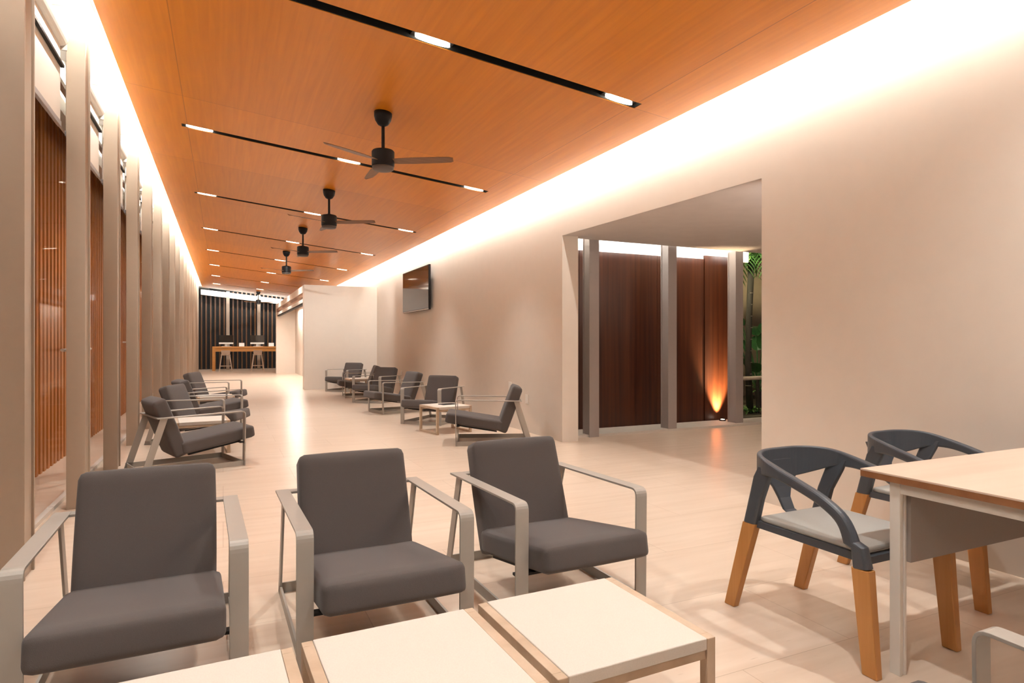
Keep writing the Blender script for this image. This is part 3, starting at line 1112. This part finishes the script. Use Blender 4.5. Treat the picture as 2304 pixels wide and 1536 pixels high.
for lx in (0.02, LX - 0.06):
    for ly in (0.06, LY - 0.145):
        steel_leg(lx, ly).build('leg', M['white_metal'], t, bevel=0.002)
q = MB()
q.box(0.025, 0.055, 0.10, LY - 0.145, TZ - 0.072, TZ - 0.031)
q.box(LX - 0.055, LX - 0.025, 0.10, LY - 0.145, TZ - 0.072, TZ - 0.031)
q.box(0.06, LX - 0.06, 0.075, 0.105, TZ - 0.072, TZ - 0.031)
q.box(0.06, LX - 0.06, LY - 0.14, LY - 0.11, TZ - 0.072, TZ - 0.031)
q.build('rail', M['white_metal'], t)
MB().box(0.061, LX - 0.061, LY - 0.16, LY - 0.142, 0.425, TZ - 0.032).build('modesty_panel', M['grey_panel'], t)


def rrect(c, N, U, a, b_, n=3):
    """rounded rectangle ring, half sizes a along N and b_ along U"""
    out = []
    r = min(a, b_) * 0.7
    for (sx, sy, a0) in ((1, 1, 0), (-1, 1, 90), (-1, -1, 180), (1, -1, 270)):
        for i in range(n + 1):
            an = R(a0 + 90 * i / n)
            out.append(tuple(c + N * (sx * (a - r) + r * math.cos(an)) + U * (sy * (b_ - r) + r * math.sin(an))))
    return out


def spline(pts, n):
    out = []
    P = [pts[0]] + pts + [pts[-1]]
    for i in range(1, len(P) - 2):
        for j in range(n):
            s = j / n
            p0, p1, p2, p3 = [P[i + k] for k in (-1, 0, 1, 2)]
            out.append(tuple(0.5 * ((2 * b1) + (-a1 + c1) * s + (2 * a1 - 5 * b1 + 4 * c1 - d1) * s * s + (-a1 + 3 * b1 - 3 * c1 + d1) * s ** 3)
                             for a1, b1, c1, d1 in zip(p0, p1, p2, p3)))
    out.append(tuple(pts[-1]))
    return out


def make_dining(label, group):
    t = thing('dining_chair', label, 'chair', (0, 0, 0), group=group)
    # ring: x, y, z(top), half thickness, half height
    half = [(0.0, 0.285, 0.745, 0.010, 0.075), (0.10, 0.278, 0.745, 0.010, 0.072), (0.19, 0.235, 0.742, 0.011, 0.060), (0.242, 0.165, 0.732, 0.013, 0.042),
            (0.262, 0.06, 0.706, 0.017, 0.026), (0.268, -0.06, 0.672, 0.019, 0.022), (0.266, -0.17, 0.632, 0.020, 0.022),
            (0.260, -0.255, 0.575, 0.021, 0.024), (0.256, -0.300, 0.49, 0.022, 0.028), (0.253, -0.318, 0.395, 0.022, 0.034)]
    full = [(-x, y, z, a, h) for x, y, z, a, h in half[::-1]] + half[1:]
    sp = spline(full, 5)
    rings = []
    for i, (x, y, z, a, h) in enumerate(sp):
        c = Vector((x, y, z))
        nx_ = Vector(sp[min(i + 1, len(sp) - 1)][:3]) - Vector(sp[max(i - 1, 0)][:3])
        T = nx_.normalized()
        N = Vector((x, max(y, 0.0) * 0.9, 0.0))
        if y < 0.05:
            N = Vector((x, 0, 0))
        N = (N - T * N.dot(T)).normalized()
        U = T.cross(N).normalized()
        if U.z < -0.01 or (abs(U.z) <= 0.3 and U.y > 0):
            U = -U
        if U.z < 0:
            U = -U if U.z < -0.3 else U
        cc = c - U * h if abs(U.z) > 0.3 else c
        rings.append(rrect(cc, N, U, a, h))
    q = MB()
    q.loft(rings)
    # rear sockets from the corners of the ring to the rear legs
    for s in (-1, 1):
        X = Vector((1, 0, 0))
        Yv = Vector((0, 1, 0))
        rr = []
        for (x, y, z, a, h) in ((0.244, 0.148, 0.690, 0.008, 0.040), (0.240, 0.172, 0.64, 0.014, 0.044), (0.230, 0.212, 0.54, 0.020, 0.036), (0.228, 0.245, 0.42, 0.022, 0.036)):
            rr.append(rrect(Vector((s * x, y, z)), X, Yv, a, h))
        q.loft(rr)
    # centre spine of the back
    rr = []
    for (y, z, a) in ((0.283, 0.69, 0.15), (0.282, 0.61, 0.105), (0.275, 0.56, 0.06), (0.262, 0.51, 0.038), (0.235, 0.46, 0.034), (0.19, 0.437, 0.034)):
        rr.append(rrect(Vector((0, y, z)), Vector((1, 0, 0)), Vector((0, 1, 0)), a, 0.009))
    q.loft(rr)
    # seat rails
    for s in (-1, 1):
        q.box(min(s * 0.232, s * 0.205), max(s * 0.232, s * 0.205), -0.30, 0.24, 0.405, 0.437)
    q.box(-0.23, 0.23, 0.20, 0.235, 0.408, 0.435)
    q.box(-0.25, 0.25, -0.315, -0.28, 0.40, 0.43)
    q.build('shell', M['shell'], t, smooth=False, bevel=0.003)
    m = Matrix.Translation((0, -0.05, 0.449))
    MB().cushion(0.455, 0.50, 0.030, 0.014, (0, 0, 0.004), m).build('seat', M['lit_seat'], t, smooth=True)
    for s in (-1, 1):
        MB().bar((s * 0.250, -0.352, 0), (s * 0.253, -0.318, 0.395), 0.017, 0.030, 0.021, 0.036).build('leg', M['leg_wood'], t, bevel=0.004)
        MB().bar((s * 0.236, 0.362, 0), (s * 0.228, 0.245, 0.42), 0.017, 0.030, 0.021, 0.036).build('leg', M['leg_wood'], t, bevel=0.004)
    return t


DC = 'slate plastic dining chairs at the table'
dc = make_dining('slate plastic armchair with golden wood legs at the near corner of the beech table', DC)
dc.location = (2.445, 1.915, 0)
dc.rotation_euler = (0, 0, R(1))
dup(dc, 'slate plastic armchair with wood legs between the beech table and the right wall', (3.44, 2.08, 0), R(2))

# ------------------------------------------------------------------ reception desk at the far end
t = thing('reception_desk', 'long orange timber counter desk in front of the dark fin screen', 'desk', (-0.43, 30.1, 0))
MB().box(0, 3.6, 0, 0.8, 0.98, 1.06).build('desktop', M['desk_wood'], t, bevel=0.004)
MB().box(0.12, 3.6, 0.02, 0.06, 0.84, 0.98).build('apron', M['desk_wood'], t)
MB().box(0.0, 0.12, 0.0, 0.12, 0, 0.98).build('leg', M['desk_wood'], t)
MB().box(0.0, 0.12, 0.68, 0.8, 0, 0.98).build('leg', M['desk_wood'], t)
MB().box(3.48, 3.6, 0.0, 0.12, 0, 0.98).build('leg', M['desk_wood'], t)
MB().box(3.48, 3.6, 0.68, 0.8, 0, 0.98).build('leg', M['desk_wood'], t)


def monitor(x, lab):
    t = thing('desktop_computer', lab, 'computer', (x, 30.45, 1.06), group='computers on the reception desk')
    MB().box(-0.29, 0.29, -0.012, 0.012, 0.18, 0.50).build('screen', M['screen'], t)
    MB().box(-0.29, 0.29, -0.012, 0.012, 0.11, 0.18).build('chin', M['outlet'], t)
    MB().box(-0.05, 0.05, 0.014, 0.024, 0.01, 0.3).build('stand', M['silver'], t)
    MB().box(-0.14, 0.14, -0.10, 0.10, 0, 0.012).build('foot', M['silver'], t)


monitor(0.12, 'black-screened computer with white chin on the left of the reception desk')
monitor(1.40, 'black-screened computer with white chin, right one on the reception desk')
for x, lab in ((0.12, 'white keyboard before the left computer on the reception desk'), (1.40, 'white keyboard before the right computer on the reception desk')):
    o = MB().box(-0.2, 0.2, -0.06, 0.06, 0, 0.015).build('keyboard', M['outlet'])
    o.location = (x + 0.02, 30.22, 1.06)
    tag(o, lab, 'keyboard', 'keyboards on the reception desk')
for x, lab in ((0.75, 'white card standing between the two computers on the reception desk'), (1.98, 'white card standing right of both computers on the reception desk')):
    o = MB().add([(-0.11, -0.05, 0), (0.11, -0.05, 0), (0.11, 0.05, 0), (-0.11, 0.05, 0), (-0.11, 0, 0.16), (0.11, 0, 0.16)],
                 [(0, 1, 5, 4), (2, 3, 4, 5), (0, 4, 3), (1, 2, 5), (3, 2, 1, 0)]).build('tent_card', M['paper'])
    o.location = (x, 30.3, 1.06)
    tag(o, lab, 'card', 'cards on the reception desk')


def make_stool(label):
    t = thing('bar_stool', label, 'stool', (0, 0, 0), group='stools at the reception desk')
    MB().box(-0.19, 0.19, -0.18, 0.18, 0.68, 0.715).build('seat', M['stool'], t, bevel=0.008)
    q = MB()
    q.hexa([(-0.17, -0.19, 0.73), (0.17, -0.19, 0.73), (0.17, -0.16, 0.73), (-0.17, -0.16, 0.73)],
           [(-0.18, -0.21, 0.90), (0.18, -0.21, 0.90), (0.18, -0.18, 0.90), (-0.18, -0.18, 0.90)])
    q.box(-0.16, -0.12, -0.18, -0.16, 0.70, 0.78)
    q.box(0.12, 0.16, -0.18, -0.16, 0.70, 0.78)
    q.build('backrest', M['stool'], t)
    for sx in (-1, 1):
        for sy in (-1, 1):
            MB().bar((sx * 0.25, sy * 0.23, 0), (sx * 0.16, sy * 0.15, 0.69), 0.02, 0.02).build('leg', M['stool'], t)
    q = MB()
    for s in (-1, 1):
        q.box(-0.22, 0.22, s * 0.20 - 0.012, s * 0.20 + 0.012, 0.21, 0.235)
        q.box(s * 0.222 - 0.012, s * 0.222 + 0.012, -0.2, 0.2, 0.25, 0.275)
    q.build('footrest', M['stool'], t)
    return t


st = make_stool('pale bar stool in front of the left computer at the reception desk')
st.location = (0.10, 29.75, 0)
dup(st, 'pale bar stool in front of the right computer at the reception desk', (1.38, 29.75, 0))
